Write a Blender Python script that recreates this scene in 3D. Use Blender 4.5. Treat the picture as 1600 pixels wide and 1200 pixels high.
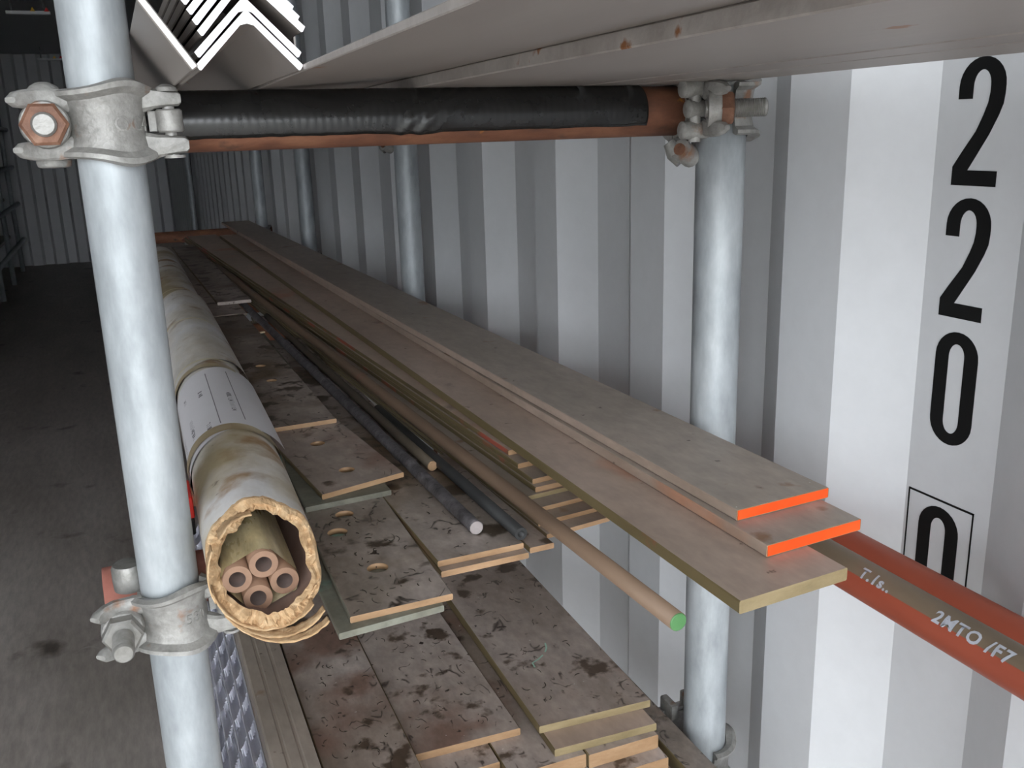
import bpy, bmesh, math, random
from mathutils import Vector, Matrix, noise as mnoise
random.seed(7)
for o in list(bpy.data.objects): bpy.data.objects.remove(o, do_unlink=True)
scn = bpy.context.scene
COL = scn.collection
H = 1.40                      # eye height above the container floor; z values below are given from eye level

# ------------------------------------------------------------------ camera
Xc = Vector((0.92274912, -0.1270382, 0.36386173))      # world axes seen from the camera (x right, y down, z forward)
Yc = Vector((-0.38429461, -0.23179675, 0.89363747))
Dc = Vector((0.02918413, 0.96443329, 0.26271034))
right = Vector((Xc.x, Yc.x, -Dc.x)); up = -Vector((Xc.y, Yc.y, -Dc.y)); back = -Vector((Xc.z, Yc.z, -Dc.z))
cam = bpy.data.cameras.new('camera'); camo = bpy.data.objects.new('camera', cam); COL.objects.link(camo)
M = Matrix((right, up, back)).transposed().to_4x4(); M.translation = Vector((0, 0, H))
camo.matrix_world = M
cam.sensor_fit = 'HORIZONTAL'; cam.sensor_width = 36.0; cam.lens = 1465 / 1600 * 36
cam.clip_start = 0.01; cam.clip_end = 200
scn.camera = camo

# ------------------------------------------------------------------ daylight
w = bpy.data.worlds.new('sky'); scn.world = w; w.use_nodes = True
nt = w.node_tree; nt.nodes.clear()
wo = nt.nodes.new('ShaderNodeOutputWorld'); wb = nt.nodes.new('ShaderNodeBackground')
wb.inputs['Color'].default_value = (0.90, 0.95, 1.0, 1)      # bright even overcast
wb.inputs['Strength'].default_value = 9.3
nt.links.new(wb.outputs[0], wo.inputs[0])
vs = scn.view_settings
vs.view_transform = 'Standard'; vs.look = 'None'; vs.gamma = 1.0; vs.use_curve_mapping = False
vs.exposure = 0.0

# ------------------------------------------------------------------ materials
def mat(name, cols, scale=6.0, stretch=(1, 1, 1), rough=0.6, metal=0.0, bump=0.0, bscale=60.0, detail=6.0,
        spots=None, streak=None, spec=0.5, rvar=0.15, coat=0.0, lines=None, grain=None):
    """cols: [(pos, rgb)...] over noise. spots: (rgb, scale, threshold, softness) ; lines: (rgb, scale, width, mask)"""
    m = bpy.data.materials.new(name); m.use_nodes = True
    t = m.node_tree; n = t.nodes; L = t.links
    b = n['Principled BSDF']
    tc = n.new('ShaderNodeTexCoord'); mp = n.new('ShaderNodeMapping'); mp.inputs['Scale'].default_value = stretch
    oi = n.new('ShaderNodeObjectInfo'); ad = n.new('ShaderNodeVectorMath'); ad.operation = 'ADD'
    sc = n.new('ShaderNodeVectorMath'); sc.operation = 'SCALE'; sc.inputs[0].default_value = (13.1, 7.7, 3.3)
    L.new(oi.outputs['Random'], sc.inputs['Scale'])
    L.new(tc.outputs['Object'], ad.inputs[0]); L.new(sc.outputs[0], ad.inputs[1])
    L.new(ad.outputs[0], mp.inputs['Vector'])
    nz = n.new('ShaderNodeTexNoise'); nz.inputs['Scale'].default_value = scale; nz.inputs['Detail'].default_value = detail
    nz.inputs['Roughness'].default_value = 0.62
    L.new(mp.outputs[0], nz.inputs['Vector'])
    cr = n.new('ShaderNodeValToRGB'); e = cr.color_ramp.elements
    while len(e) < len(cols): e.new(0.5)
    for el, (p, c) in zip(e, cols): el.position = p; el.color = (*c, 1)
    L.new(nz.outputs['Fac'], cr.inputs[0])
    out = cr.outputs[0]
    for sp in (spots or []):
        c, s, th, so = sp
        z = n.new('ShaderNodeTexNoise'); z.inputs['Scale'].default_value = s; z.inputs['Detail'].default_value = 5
        L.new(ad.outputs[0], z.inputs['Vector'])
        mr = n.new('ShaderNodeMapRange'); mr.inputs['From Min'].default_value = th; mr.inputs['From Max'].default_value = th + so
        L.new(z.outputs['Fac'], mr.inputs['Value'])
        mx = n.new('ShaderNodeMix'); mx.data_type = 'RGBA'; mx.inputs['B'].default_value = (*c, 1)
        L.new(mr.outputs[0], mx.inputs['Factor']); L.new(out, mx.inputs['A']); out = mx.outputs['Result']
    if grain:
        z = n.new('ShaderNodeTexNoise'); z.inputs['Scale'].default_value = grain[0]; z.inputs['Detail'].default_value = 3; z.inputs['Roughness'].default_value = 0.7
        L.new(mp.outputs[0], z.inputs['Vector'])
        mr = n.new('ShaderNodeMapRange'); mr.inputs['From Min'].default_value = 0.3; mr.inputs['From Max'].default_value = 0.7
        mr.inputs['To Min'].default_value = 1 - grain[1]; mr.inputs['To Max'].default_value = 1 + grain[1]
        L.new(z.outputs['Fac'], mr.inputs['Value'])
        mx = n.new('ShaderNodeMix'); mx.data_type = 'RGBA'; mx.blend_type = 'MULTIPLY'; mx.inputs['Factor'].default_value = 1.0
        L.new(out, mx.inputs['A']); L.new(mr.outputs[0], mx.inputs['B']); out = mx.outputs['Result']
    for ln in (lines or []):
        c, s, wd, mth = ln                                  # thin wandering marks: iso-lines of a noise, kept in patches
        z = n.new('ShaderNodeTexNoise'); z.inputs['Scale'].default_value = s; z.inputs['Detail'].default_value = 1.5
        z.inputs['Distortion'].default_value = 0.8
        L.new(mp.outputs[0], z.inputs['Vector'])
        s1 = n.new('ShaderNodeMath'); s1.operation = 'SUBTRACT'; s1.inputs[1].default_value = 0.5
        s2 = n.new('ShaderNodeMath'); s2.operation = 'ABSOLUTE'
        s3 = n.new('ShaderNodeMapRange'); s3.inputs['From Min'].default_value = wd; s3.inputs['From Max'].default_value = 0.0
        L.new(z.outputs['Fac'], s1.inputs[0]); L.new(s1.outputs[0], s2.inputs[0]); L.new(s2.outputs[0], s3.inputs['Value'])
        z2 = n.new('ShaderNodeTexNoise'); z2.inputs['Scale'].default_value = s * 1.1; z2.inputs['Detail'].default_value = 3
        a2 = n.new('ShaderNodeVectorMath'); a2.operation = 'ADD'; a2.inputs[1].default_value = (5, 2, 9)
        L.new(ad.outputs[0], a2.inputs[0]); L.new(a2.outputs[0], z2.inputs['Vector'])
        s4 = n.new('ShaderNodeMapRange'); s4.inputs['From Min'].default_value = mth; s4.inputs['From Max'].default_value = mth + 0.06
        L.new(z2.outputs['Fac'], s4.inputs['Value'])
        s5 = n.new('ShaderNodeMath'); s5.operation = 'MULTIPLY'
        L.new(s3.outputs[0], s5.inputs[0]); L.new(s4.outputs[0], s5.inputs[1])
        mx = n.new('ShaderNodeMix'); mx.data_type = 'RGBA'; mx.inputs['B'].default_value = (*c, 1)
        L.new(s5.outputs[0], mx.inputs['Factor']); L.new(out, mx.inputs['A']); out = mx.outputs['Result']
    L.new(out, b.inputs['Base Color'])
    b.inputs['Metallic'].default_value = metal
    b.inputs['Specular IOR Level'].default_value = spec
    if coat: b.inputs['Coat Weight'].default_value = coat; b.inputs['Coat Roughness'].default_value = 0.2
    mr = n.new('ShaderNodeMapRange'); mr.inputs['To Min'].default_value = max(0.03, rough - rvar); mr.inputs['To Max'].default_value = min(1, rough + rvar)
    L.new(nz.outputs['Fac'], mr.inputs['Value']); L.new(mr.outputs[0], b.inputs['Roughness'])
    if bump:
        z = n.new('ShaderNodeTexNoise'); z.inputs['Scale'].default_value = bscale; z.inputs['Detail'].default_value = 4
        L.new(mp.outputs[0], z.inputs['Vector'])
        bp = n.new('ShaderNodeBump'); bp.inputs['Strength'].default_value = bump; bp.inputs['Distance'].default_value = 0.002
        L.new(z.outputs['Fac'], bp.inputs['Height']); L.new(bp.outputs[0], b.inputs['Normal'])
    return m

def g(v): return (v, v, v)
def s(r, gg, b):                                            # 8-bit sRGB to linear
    f = lambda v: ((v / 255 + 0.055) / 1.055) ** 2.4 if v > 10 else v / 255 / 12.92
    return (f(r), f(gg), f(b))

MT = {}
MT['wall'] = mat('grey_container_paint', [(0.3, s(196, 197, 199)), (0.7, s(203, 204, 206))], 3, rough=0.42, rvar=0.06, grain=(40, 0.02))
MT['digit'] = mat('black_vinyl', [(0.3, g(0.004)), (0.7, g(0.006))], 8, rough=0.6, spec=0.2)
MT['floor'] = mat('worn_plywood', [(0.25, s(136, 127, 119)), (0.55, s(166, 157, 150)), (0.8, s(186, 178, 171))], 3.2, (1, 0.22, 1), rough=0.5, grain=(60, 0.16),
                  bump=0.2, bscale=25, spots=[(s(96, 87, 80), 5, 0.64, 0.1)], lines=[(s(176, 170, 164), 4.0, 0.008, 0.52)])
MT['ceil'] = mat('ceiling_paint', [(0.3, s(180, 181, 182)), (0.7, s(190, 191, 192))], 3, rough=0.5)
MT['ground'] = mat('yard_concrete', [(0.3, s(118, 116, 110)), (0.7, s(138, 136, 130))], 1.5, rough=0.9)
MT['galv'] = mat('galvanised_steel', [(0.3, s(144, 149, 152)), (0.5, s(166, 171, 174)), (0.72, s(184, 188, 190))], 26, (1, 1, 0.35), rough=0.52, metal=0.3,
                 bump=0.12, bscale=120, spots=[(s(138, 138, 130), 7, 0.66, 0.12)], grain=(70, 0.10))
MT['cast'] = mat('galvanised_casting', [(0.3, s(124, 122, 118)), (0.6, s(154, 152, 148)), (0.8, s(170, 168, 165))], 30, rough=0.5, metal=0.3,
                 bump=0.5, bscale=160, grain=(120, 0.12), spots=[(s(140, 104, 82), 38, 0.62, 0.1)])
MT['nutrust'] = mat('rusty_nut', [(0.3, s(84, 55, 42)), (0.6, s(124, 88, 69)), (0.8, s(152, 122, 104))], 60, rough=0.6, metal=0.2, bump=0.5, bscale=200)
MT['zinc'] = mat('zinc_bolt', [(0.3, s(116, 114, 109)), (0.7, s(152, 150, 146))], 70, rough=0.4, metal=0.4, bump=0.3, bscale=250)
MT['rust'] = mat('rusty_tube', [(0.25, s(62, 42, 33)), (0.5, s(110, 70, 51)), (0.75, s(142, 98, 72))], 30, (0.5, 1, 1), rough=0.75, bump=0.4, bscale=120,
                 spots=[(s(196, 130, 40), 26, 0.68, 0.05), (s(52, 44, 40), 20, 0.66, 0.08)])
MT['redtube'] = mat('red_oxide_tube', [(0.3, s(140, 84, 72)), (0.7, s(170, 112, 98))], 30, rough=0.7, bump=0.3)
MT['tape'] = mat('black_tape', [(0.3, g(0.010)), (0.7, g(0.02))], 20, rough=0.26, rvar=0.0, bump=0.05, bscale=30, spots=[(s(150, 138, 120), 55, 0.76, 0.02)])
MT['steel'] = mat('mill_steel', [(0.25, s(118, 110, 104)), (0.5, s(146, 138, 132)), (0.8, s(164, 158, 152))], 5, (1, 0.15, 1), rough=0.45, metal=0.3, bump=0.1,
                  bscale=80, spots=[(s(138, 96, 62), 30, 0.72, 0.04)])
MT['steeledge'] = mat('cut_steel', [(0.3, s(150, 142, 136)), (0.7, s(182, 176, 170))], 40, rough=0.5, metal=0.3, bump=0.3, bscale=150,
                      spots=[(s(140, 92, 56), 40, 0.66, 0.05)])
MT['brightcut'] = mat('fresh_saw_cut', [(0.3, s(244, 240, 246)), (0.7, s(253, 251, 253))], 90, rough=0.35, metal=0.0)
MT['plateA'] = mat('bronze_grey_plate', [(0.2, s(126, 112, 98)), (0.45, s(150, 138, 126)), (0.62, s(163, 151, 140)), (0.85, s(176, 160, 147))], 4.5, (1, 0.4, 1), rough=0.5, metal=0.15,
                   bump=0.15, bscale=60, grain=(55, 0.14), spots=[(s(132, 104, 80), 14, 0.64, 0.05), (s(96, 84, 76), 45, 0.70, 0.03), (s(205, 200, 194), 140, 0.74, 0.02)])
MT['plateP'] = mat('bronze_pink_plate', [(0.2, s(140, 120, 104)), (0.5, s(173, 154, 140)), (0.8, s(188, 167, 154))], 6, (1, 0.4, 1), rough=0.48, metal=0.15,
                   bump=0.12, bscale=60, grain=(50, 0.13), spots=[(s(118, 106, 98), 11, 0.64, 0.07), (s(178, 134, 110), 5, 0.62, 0.09), (s(108, 92, 80), 48, 0.71, 0.03)])
MT['plateD'] = mat('dirty_bronze_plate', [(0.2, s(112, 98, 84)), (0.45, s(150, 136, 126)), (0.65, s(176, 164, 156)), (0.85, s(188, 176, 170))], 7, (1, 0.5, 1), rough=0.46, metal=0.12,
                   bump=0.2, bscale=50, grain=(60, 0.2), spots=[(s(128, 104, 92), 8, 0.56, 0.12), (s(84, 70, 58), 24, 0.60, 0.06), (s(60, 50, 42), 70, 0.69, 0.03), (s(205, 200, 194), 120, 0.74, 0.02)], lines=[(s(58, 48, 40), 34, 0.026, 0.54)])
MT['plateS'] = mat('stained_bronze_plate', [(0.2, s(90, 80, 68)), (0.45, s(134, 122, 112)), (0.65, s(164, 152, 144)), (0.85, s(178, 168, 162))], 9, (1, 0.6, 1), rough=0.42, metal=0.12,
                   bump=0.2, bscale=50, grain=(60, 0.22), spots=[(s(104, 88, 70), 7, 0.50, 0.1), (s(70, 58, 46), 26, 0.55, 0.07), (s(182, 180, 182), 8, 0.66, 0.08), (s(54, 44, 36), 75, 0.68, 0.03)], lines=[(s(50, 42, 34), 36, 0.03, 0.52)])
MT['side'] = mat('olive_plate_side', [(0.25, s(78, 66, 46)), (0.5, s(112, 98, 68)), (0.8, s(136, 120, 90))], 9, (1, 0.3, 1), rough=0.5, metal=0.15, bump=0.2, bscale=90,
                 spots=[(s(152, 84, 66), 8, 0.66, 0.04)])
MT['sidered'] = mat('red_smeared_plate_side', [(0.25, s(78, 66, 46)), (0.5, s(108, 94, 64)), (0.8, s(132, 116, 86))], 9, (1, 0.3, 1), rough=0.5, metal=0.15, bump=0.2, bscale=90,
                 spots=[(s(160, 82, 66), 6, 0.585, 0.04)])
MT['cut'] = mat('tan_saw_cut', [(0.25, s(126, 98, 70)), (0.5, s(156, 124, 92)), (0.8, s(174, 144, 112))], 22, (1, 1, 3), rough=0.5, metal=0.1, bump=0.3, bscale=120)
MT['cutolive'] = mat('dull_saw_cut', [(0.25, s(116, 102, 72)), (0.55, s(140, 124, 92)), (0.8, s(156, 140, 108))], 22, (1, 1, 3), rough=0.5, metal=0.1, bump=0.3, bscale=120)
MT['green'] = mat('verdigris_plate', [(0.25, s(76, 74, 64)), (0.5, s(104, 102, 90)), (0.75, s(124, 126, 114))], 14, rough=0.6, bump=0.2, grain=(60, 0.2), spots=[(s(112, 140, 126), 22, 0.58, 0.08), (s(72, 62, 50), 16, 0.58, 0.1)])
MT['orange'] = mat('orange_paint', [(0.3, s(235, 74, 18)), (0.7, s(240, 88, 30))], 30, rough=0.5)
MT['lime'] = mat('green_paint', [(0.3, s(62, 112, 62)), (0.7, s(82, 128, 78))], 60, rough=0.5)
MT['whitep'] = mat('white_paint', [(0.3, s(140, 130, 128)), (0.7, s(160, 152, 150))], 60, rough=0.5)
MT['rod'] = mat('brown_rod', [(0.25, s(88, 74, 60)), (0.5, s(122, 100, 82)), (0.8, s(140, 118, 98))], 9, (1, 0.25, 1), rough=0.55, metal=0.1, bump=0.15, spots=[(s(140, 92, 76), 8, 0.66, 0.06)])
MT['scale'] = mat('scaly_dark_rod', [(0.25, s(44, 42, 42)), (0.55, s(92, 88, 90)), (0.8, s(124, 120, 122))], 60, rough=0.6, metal=0.2, bump=0.8, bscale=140)
MT['darkrod'] = mat('dark_rod', [(0.3, s(58, 50, 42)), (0.7, s(86, 76, 62))], 12, rough=0.6, bump=0.2)
MT['black'] = mat('black_pipe', [(0.3, g(0.012)), (0.7, g(0.03))], 20, rough=0.5)
MT['redoxide'] = mat('red_oxide_paint', [(0.25, s(118, 54, 40)), (0.5, s(146, 70, 50)), (0.8, s(160, 82, 60))], 7, (1, 0.3, 1), rough=0.5, bump=0.2, bscale=30)
MT['bare'] = mat('worn_brown_strip', [(0.25, s(84, 71, 58)), (0.5, s(110, 95, 78)), (0.8, s(126, 110, 92))], 10, (1, 0.3, 1), rough=0.55, bump=0.15)
MT['chalk'] = mat('white_marker', [(0.3, s(150, 152, 160)), (0.7, s(180, 182, 190))], 90, rough=0.8)
MT['paper'] = mat('stained_paper', [(0.2, s(170, 156, 132)), (0.42, s(206, 199, 188)), (0.6, s(218, 215, 213)), (0.85, s(226, 223, 228))], 12, (1, 0.5, 1), rough=0.5, bump=0.8, bscale=34, grain=(40, 0.09),
                  spots=[(s(168, 152, 120), 5, 0.54, 0.10), (s(154, 122, 84), 17, 0.57, 0.12), (s(124, 108, 96), 40, 0.68, 0.04)])
MT['torn'] = mat('torn_cardboard', [(0.25, s(150, 116, 80)), (0.5, s(182, 150, 112)), (0.8, s(208, 184, 150))], 90, rough=0.85, bump=0.8, bscale=220)
MT['card'] = mat('inner_cardboard', [(0.3, s(120, 96, 84)), (0.7, s(150, 124, 112))], 20, rough=0.8)
MT['copper'] = mat('copper_pipe', [(0.3, s(120, 92, 74)), (0.7, s(150, 118, 96))], 40, rough=0.45, metal=0.25)
MT['copperin'] = mat('painted_shade_bore', [(0.3, s(58, 46, 42)), (0.7, s(86, 68, 60))], 40, rough=0.6)  # copper darkened inside the pipes: shade of the hollow put into the colour
MT['film'] = mat('yellowed_film', [(0.25, s(140, 122, 84)), (0.5, s(196, 182, 142)), (0.8, s(236, 228, 206))], 16, (1, 0.4, 3), rough=0.3, bump=1.0, bscale=45, grain=(50, 0.25))
MT['label'] = mat('white_label', [(0.3, s(222, 219, 221)), (0.7, s(230, 227, 230))], 12, rough=0.45)
MT['ink'] = mat('faded_ink', [(0.3, s(110, 106, 112)), (0.7, s(140, 136, 140))], 90, rough=0.7)
MT['twine'] = mat('yellow_strap', [(0.3, s(196, 182, 130)), (0.7, s(226, 216, 176))], 60, rough=0.4)
MT['stain'] = mat('stained_tape', [(0.3, s(160, 140, 106)), (0.7, s(190, 176, 146))], 30, rough=0.35)
MT['red'] = mat('red_plastic', [(0.3, s(226, 40, 34)), (0.7, s(238, 56, 46))], 20, rough=0.35)
MT['darkbox'] = mat('black_paint', [(0.3, g(0.012)), (0.7, g(0.02))], 20, rough=0.45)
MT['zincsheet'] = mat('bright_galvanised_sheet', [(0.3, s(200, 200, 210)), (0.7, s(224, 224, 232))], 20, rough=0.35, metal=0.3)
MT['yellow'] = mat('yellow_sticker', [(0.3, s(250, 196, 20)), (0.7, s(255, 206, 40))], 20, rough=0.5)
MT['redst'] = mat('red_sticker', [(0.3, s(236, 30, 30)), (0.7, s(246, 44, 40))], 20, rough=0.5)
MT['batten'] = mat('white_batten', [(0.3, s(225, 225, 225)), (0.7, s(235, 235, 235))], 20, rough=0.5)
MT['cream'] = mat('pale_wood_chip', [(0.3, s(190, 168, 136)), (0.7, s(222, 204, 176))], 60, rough=0.8)

# ------------------------------------------------------------------ helpers
def finish(name, bm, mats, parent=None, loc=(0, 0, 0), rot=None, smooth=False, bevel=0.0):
    me = bpy.data.meshes.new(name)
    bmesh.ops.recalc_face_normals(bm, faces=bm.faces[:])
    if smooth:
        for f in bm.faces: f.smooth = True
    bm.to_mesh(me); bm.free()
    for m in (mats if isinstance(mats, (list, tuple)) else [mats]): me.materials.append(MT[m] if isinstance(m, str) else m)
    o = bpy.data.objects.new(name, me); COL.objects.link(o)
    o.location = loc
    if rot is not None: o.rotation_euler = rot
    if parent is not None: o.parent = parent
    if smooth and hasattr(me, 'set_sharp_from_angle'): me.set_sharp_from_angle(angle=math.radians(38))
    return o
def tag(o, label, cat, group=None):
    o['label'] = label; o['category'] = cat
    if group: o['group'] = group
    return o
def struct(o, label=None, cat=None):
    o['kind'] = 'structure'
    if label: o['label'] = label
    if cat: o['category'] = cat
    return o
def empty(name, loc, rotz=0.0):
    o = bpy.data.objects.new(name, None); COL.objects.link(o); o.location = loc; o.rotation_euler = (0, 0, rotz)
    o.empty_display_size = 0.02
    return o
def bx(bm, x0, x1, y0, y1, z0, z1, mi=0):
    vs_ = [bm.verts.new(p) for p in ((x0, y0, z0), (x1, y0, z0), (x1, y1, z0), (x0, y1, z0), (x0, y0, z1), (x1, y0, z1), (x1, y1, z1), (x0, y1, z1))]
    fs = []
    for q in ((0, 3, 2, 1), (4, 5, 6, 7), (0, 1, 5, 4), (1, 2, 6, 5), (2, 3, 7, 6), (3, 0, 4, 7)):
        f = bm.faces.new([vs_[i] for i in q]); f.material_index = mi; fs.append(f)
    return vs_, fs
def bev(bm, r, seg=1):
    bmesh.ops.bevel(bm, geom=bm.edges[:], offset=r, segments=seg, affect='EDGES', profile=0.6)
def frame(d):
    d = Vector(d).normalized(); a = Vector((0, 0, 1)) if abs(d.z) < 0.9 else Vector((1, 0, 0))
    u = d.cross(a).normalized(); v = d.cross(u).normalized(); return u, v
def tube(bm, pts, r, n=16, cap=True, mi=0, mi_cap=None, jit=0.0):
    """solid rod through pts"""
    rings = []
    for i, p in enumerate(pts):
        p = Vector(p); d = Vector(pts[min(i + 1, len(pts) - 1)]) - Vector(pts[max(i - 1, 0)])
        u, v = frame(d); rr = r[i] if isinstance(r, (list, tuple)) else r
        rings.append([bm.verts.new(p + (u * math.cos(a) + v * math.sin(a)) * (rr + (random.uniform(-jit, jit) if jit else 0))) for a in (2 * math.pi * k / n for k in range(n))])
    for a, b in zip(rings, rings[1:]):
        for k in range(n):
            f = bm.faces.new((a[k], a[(k + 1) % n], b[(k + 1) % n], b[k])); f.material_index = mi; f.smooth = True
    if cap:
        for rg in (rings[0], rings[-1]):
            f = bm.faces.new(rg); f.material_index = mi if mi_cap is None else mi_cap
    return rings
def pipe(bm, p0, p1, ro, ri, n=24, mi=0, seg=1, mi_in=None):
    p0 = Vector(p0); p1 = Vector(p1); u, v = frame(p1 - p0)
    def ring(p, r): return [bm.verts.new(p + (u * math.cos(a) + v * math.sin(a)) * r) for a in (2 * math.pi * k / n for k in range(n))]
    outs = [ring(p0.lerp(p1, i / seg), ro) for i in range(seg + 1)]; ins = [ring(p0.lerp(p1, i / seg), ri) for i in range(seg + 1)]
    def band(a, b, m_, sm=True):
        for k in range(n):
            f = bm.faces.new((a[k], a[(k + 1) % n], b[(k + 1) % n], b[k])); f.material_index = m_; f.smooth = sm
    for a, b in zip(outs, outs[1:]): band(a, b, mi)
    for a, b in zip(ins, ins[1:]): band(a, b, mi if mi_in is None else mi_in)
    band(outs[0], ins[0], mi, False); band(outs[-1], ins[-1], mi, False)

def plate(name, label, cat, xl, y0, ztop, wd, th, length, slope=0.0, mats=('plateA', 'side', 'cut'), skew=0.0, group=None, holes=None, tilt=0.0):
    """flat bar: top / sides / ends carry their own surface. skew slides the right end corner along the bar"""
    bm = bmesh.new()
    ny = max(2, int(length / 0.25))
    prof = [(0, -th), (wd, -th), (wd, 0), (0, 0)]; c = min(0.0009, th * 0.14)
    prof = [(c, -th), (wd - c, -th), (wd, -th + c), (wd, -c), (wd - c, 0), (c, 0), (0, -c), (0, -th + c)]
    kind = [0, 1, 1, 1, 0, 1, 1, 1]
    rings = []
    for i in range(ny + 1):
        y = length * i / ny
        rings.append([bm.verts.new((x, y + (skew * x / wd if i == 0 else 0), z)) for x, z in prof])
    for a, b in zip(rings, rings[1:]):
        for k in range(8):
            f = bm.faces.new((a[k], a[(k + 1) % 8], b[(k + 1) % 8], b[k])); f.material_index = kind[k]
    for rg in (rings[0], rings[-1]):
        f = bm.faces.new(rg); f.material_index = 2
    o = finish(name, bm, list(mats), loc=(xl, y0, ztop + H), rot=(tilt, 0, -math.atan(slope)))
    tag(o, label, cat, group)
    if holes:
        o.modifiers.clear()
        for hx, hy, hr in holes:
            cb = bmesh.new(); tube(cb, [(hx, hy, -th - 0.004), (hx, hy, 0.004)], hr, 24)
            cme = bpy.data.meshes.new('cutter'); bmesh.ops.recalc_face_normals(cb, faces=cb.faces[:]); cb.to_mesh(cme); cb.free()
            cme.materials.append(MT['cut'])
            co = bpy.data.objects.new('cutter', cme); COL.objects.link(co); co.parent = o
            md = o.modifiers.new('hole', 'BOOLEAN'); md.object = co; md.operation = 'DIFFERENCE'; md.solver = 'EXACT'; md.material_mode = 'TRANSFER'
        dg = bpy.context.evaluated_depsgraph_get(); dg.update()
        nm = bpy.data.meshes.new_from_object(o.evaluated_get(dg)); o.modifiers.clear(); o.data = nm
        for ch in list(o.children): bpy.data.objects.remove(ch, do_unlink=True)
    return o

# ------------------------------------------------------------------ container shell
YD, YB = -1.45, 12.4           # open doorway, back wall
XR, XO = 0.62, 0.656           # inner and outer face of the right wall's folds
XL = -1.70
ZF, ZC = 0.0, H + 0.97
def corr(axis, lo, hi, base, sign, z0, z1, pitch=0.3125, start=None, p_in=0.083, sl=0.068, depth=0.036):
    """folded sheet: list of (along, across) points"""
    st = 0.696 if start is None else start
    k = math.floor((lo - st) / pitch) - 1
    pts = []
    while True:
        a = st + k * pitch
        out = pitch - p_in - 2 * sl
        for d, off in ((0, 0), (p_in, 0), (p_in + sl, depth), (p_in + sl + out, depth)):
            pts.append((a + d, base + sign * off))
        k += 1
        if a > hi + pitch: break
    pts = [p for p in pts if lo - 1e-6 <= p[0] <= hi + 1e-6]
    pts = [(lo, pts[0][1])] + pts + [(hi, pts[-1][1])]
    bm = bmesh.new()
    def put(a, c, z): return bm.verts.new((c, a, z) if axis == 'y' else (a, c, z))
    t = 0.004 * sign
    A = [(put(a, c, z0), put(a, c, z1)) for a, c in pts]; B = [(put(a, c + t, z0), put(a, c + t, z1)) for a, c in pts]
    for Q in (A, B):
        for i in range(len(Q) - 1): bm.faces.new((Q[i][0], Q[i + 1][0], Q[i + 1][1], Q[i][1]))
    for i in range(len(A) - 1):
        bm.faces.new((A[i][0], A[i + 1][0], B[i + 1][0], B[i][0])); bm.faces.new((A[i][1], A[i + 1][1], B[i + 1][1], B[i][1]))
    for i in (0, -1): bm.faces.new((A[i][0], A[i][1], B[i][1], B[i][0]))
    bmesh.ops.remove_doubles(bm, verts=bm.verts[:], dist=1e-5)
    return bm
wall_right = struct(finish('wall_right', corr('y', YD, YB + 0.05, XR, 1, ZF, ZC), 'wall'), 'light grey folded steel wall carrying the black number', 'wall')
wall_left = struct(finish('wall_left', corr('y', YD, YB + 0.05, XL, -1, ZF, ZC), 'wall'), 'folded steel wall behind the dark rack of tubes', 'wall')
wall_back = struct(finish('wall_back', corr('x', XL - 0.036, XO, YB, 1, ZF, ZC, pitch=0.25, start=0.0, p_in=0.1, sl=0.03, depth=0.045), 'wall'), 'narrow folded steel wall closing the dark far end', 'wall')
bm = bmesh.new(); bx(bm, XL - 0.04, XO + 0.004, YD, YB + 0.05, ZF - 0.03, ZF)
struct(finish('floor', bm, 'floor'), 'worn brown plywood floor with scuffs', 'floor')
bm = bmesh.new(); bx(bm, XL - 0.04, XO + 0.004, YD, YB + 0.05, ZC, ZC + 0.03)
struct(finish('ceiling', bm, 'ceil'), 'painted steel roof over the racks', 'ceiling')
bm = bmesh.new(); bx(bm, -40, 40, -60, YD - 0.001, -0.18, -0.15)
struct(finish('ground', bm, 'ground'), 'pale concrete yard outside the open doorway', 'ground')

# number on the wall: strokes as thin vinyl, children of the wall
def vinyl(name, outlines, ybase, ztop):
    """outlines: quads strips given as lists of (inner, outer) point pairs; u runs towards the doorway, v downwards"""
    bm = bmesh.new()
    for strip in outlines:
        vv = []
        for (a, b) in strip:
            row = []
            for (u, v) in (a, b):
                row.append((bm.verts.new((XO - 0.0006, ybase - u, H + ztop - v)), bm.verts.new((XO + 0.001, ybase - u, H + ztop - v))))
            vv.append(row)
        for r0, r1 in zip(vv, vv[1:]):
            bm.faces.new((r0[0][0], r0[1][0], r1[1][0], r1[0][0]))
            bm.faces.new((r0[0][1], r0[1][1], r1[1][1], r1[0][1]))
            for j in (0, 1): bm.faces.new((r0[j][0], r1[j][0], r1[j][1], r0[j][1]))
    return finish(name, bm, 'digit', parent=wall_right)
DW, DH, TK = 0.045, 0.102, 0.0140
def arc(cx, cy, rxo, ryo, rxi, ryi, a0, a1, n=14):
    out = []
    for k in range(n + 1):
        a = math.radians(a0 + (a1 - a0) * k / n)
        out.append(((cx + rxi * math.cos(a), cy - ryi * math.sin(a)), (cx + rxo * math.cos(a), cy - ryo * math.sin(a))))
    return out
def zero():
    r = DW / 2; ri = r - TK
    ring = arc(r, 0.022, r, 0.022, ri, 0.0115, 180, 0) + arc(r, DH - 0.022, r, 0.022, ri, 0.0115, 0, -180)
    return [ring + [ring[0]]]
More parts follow.
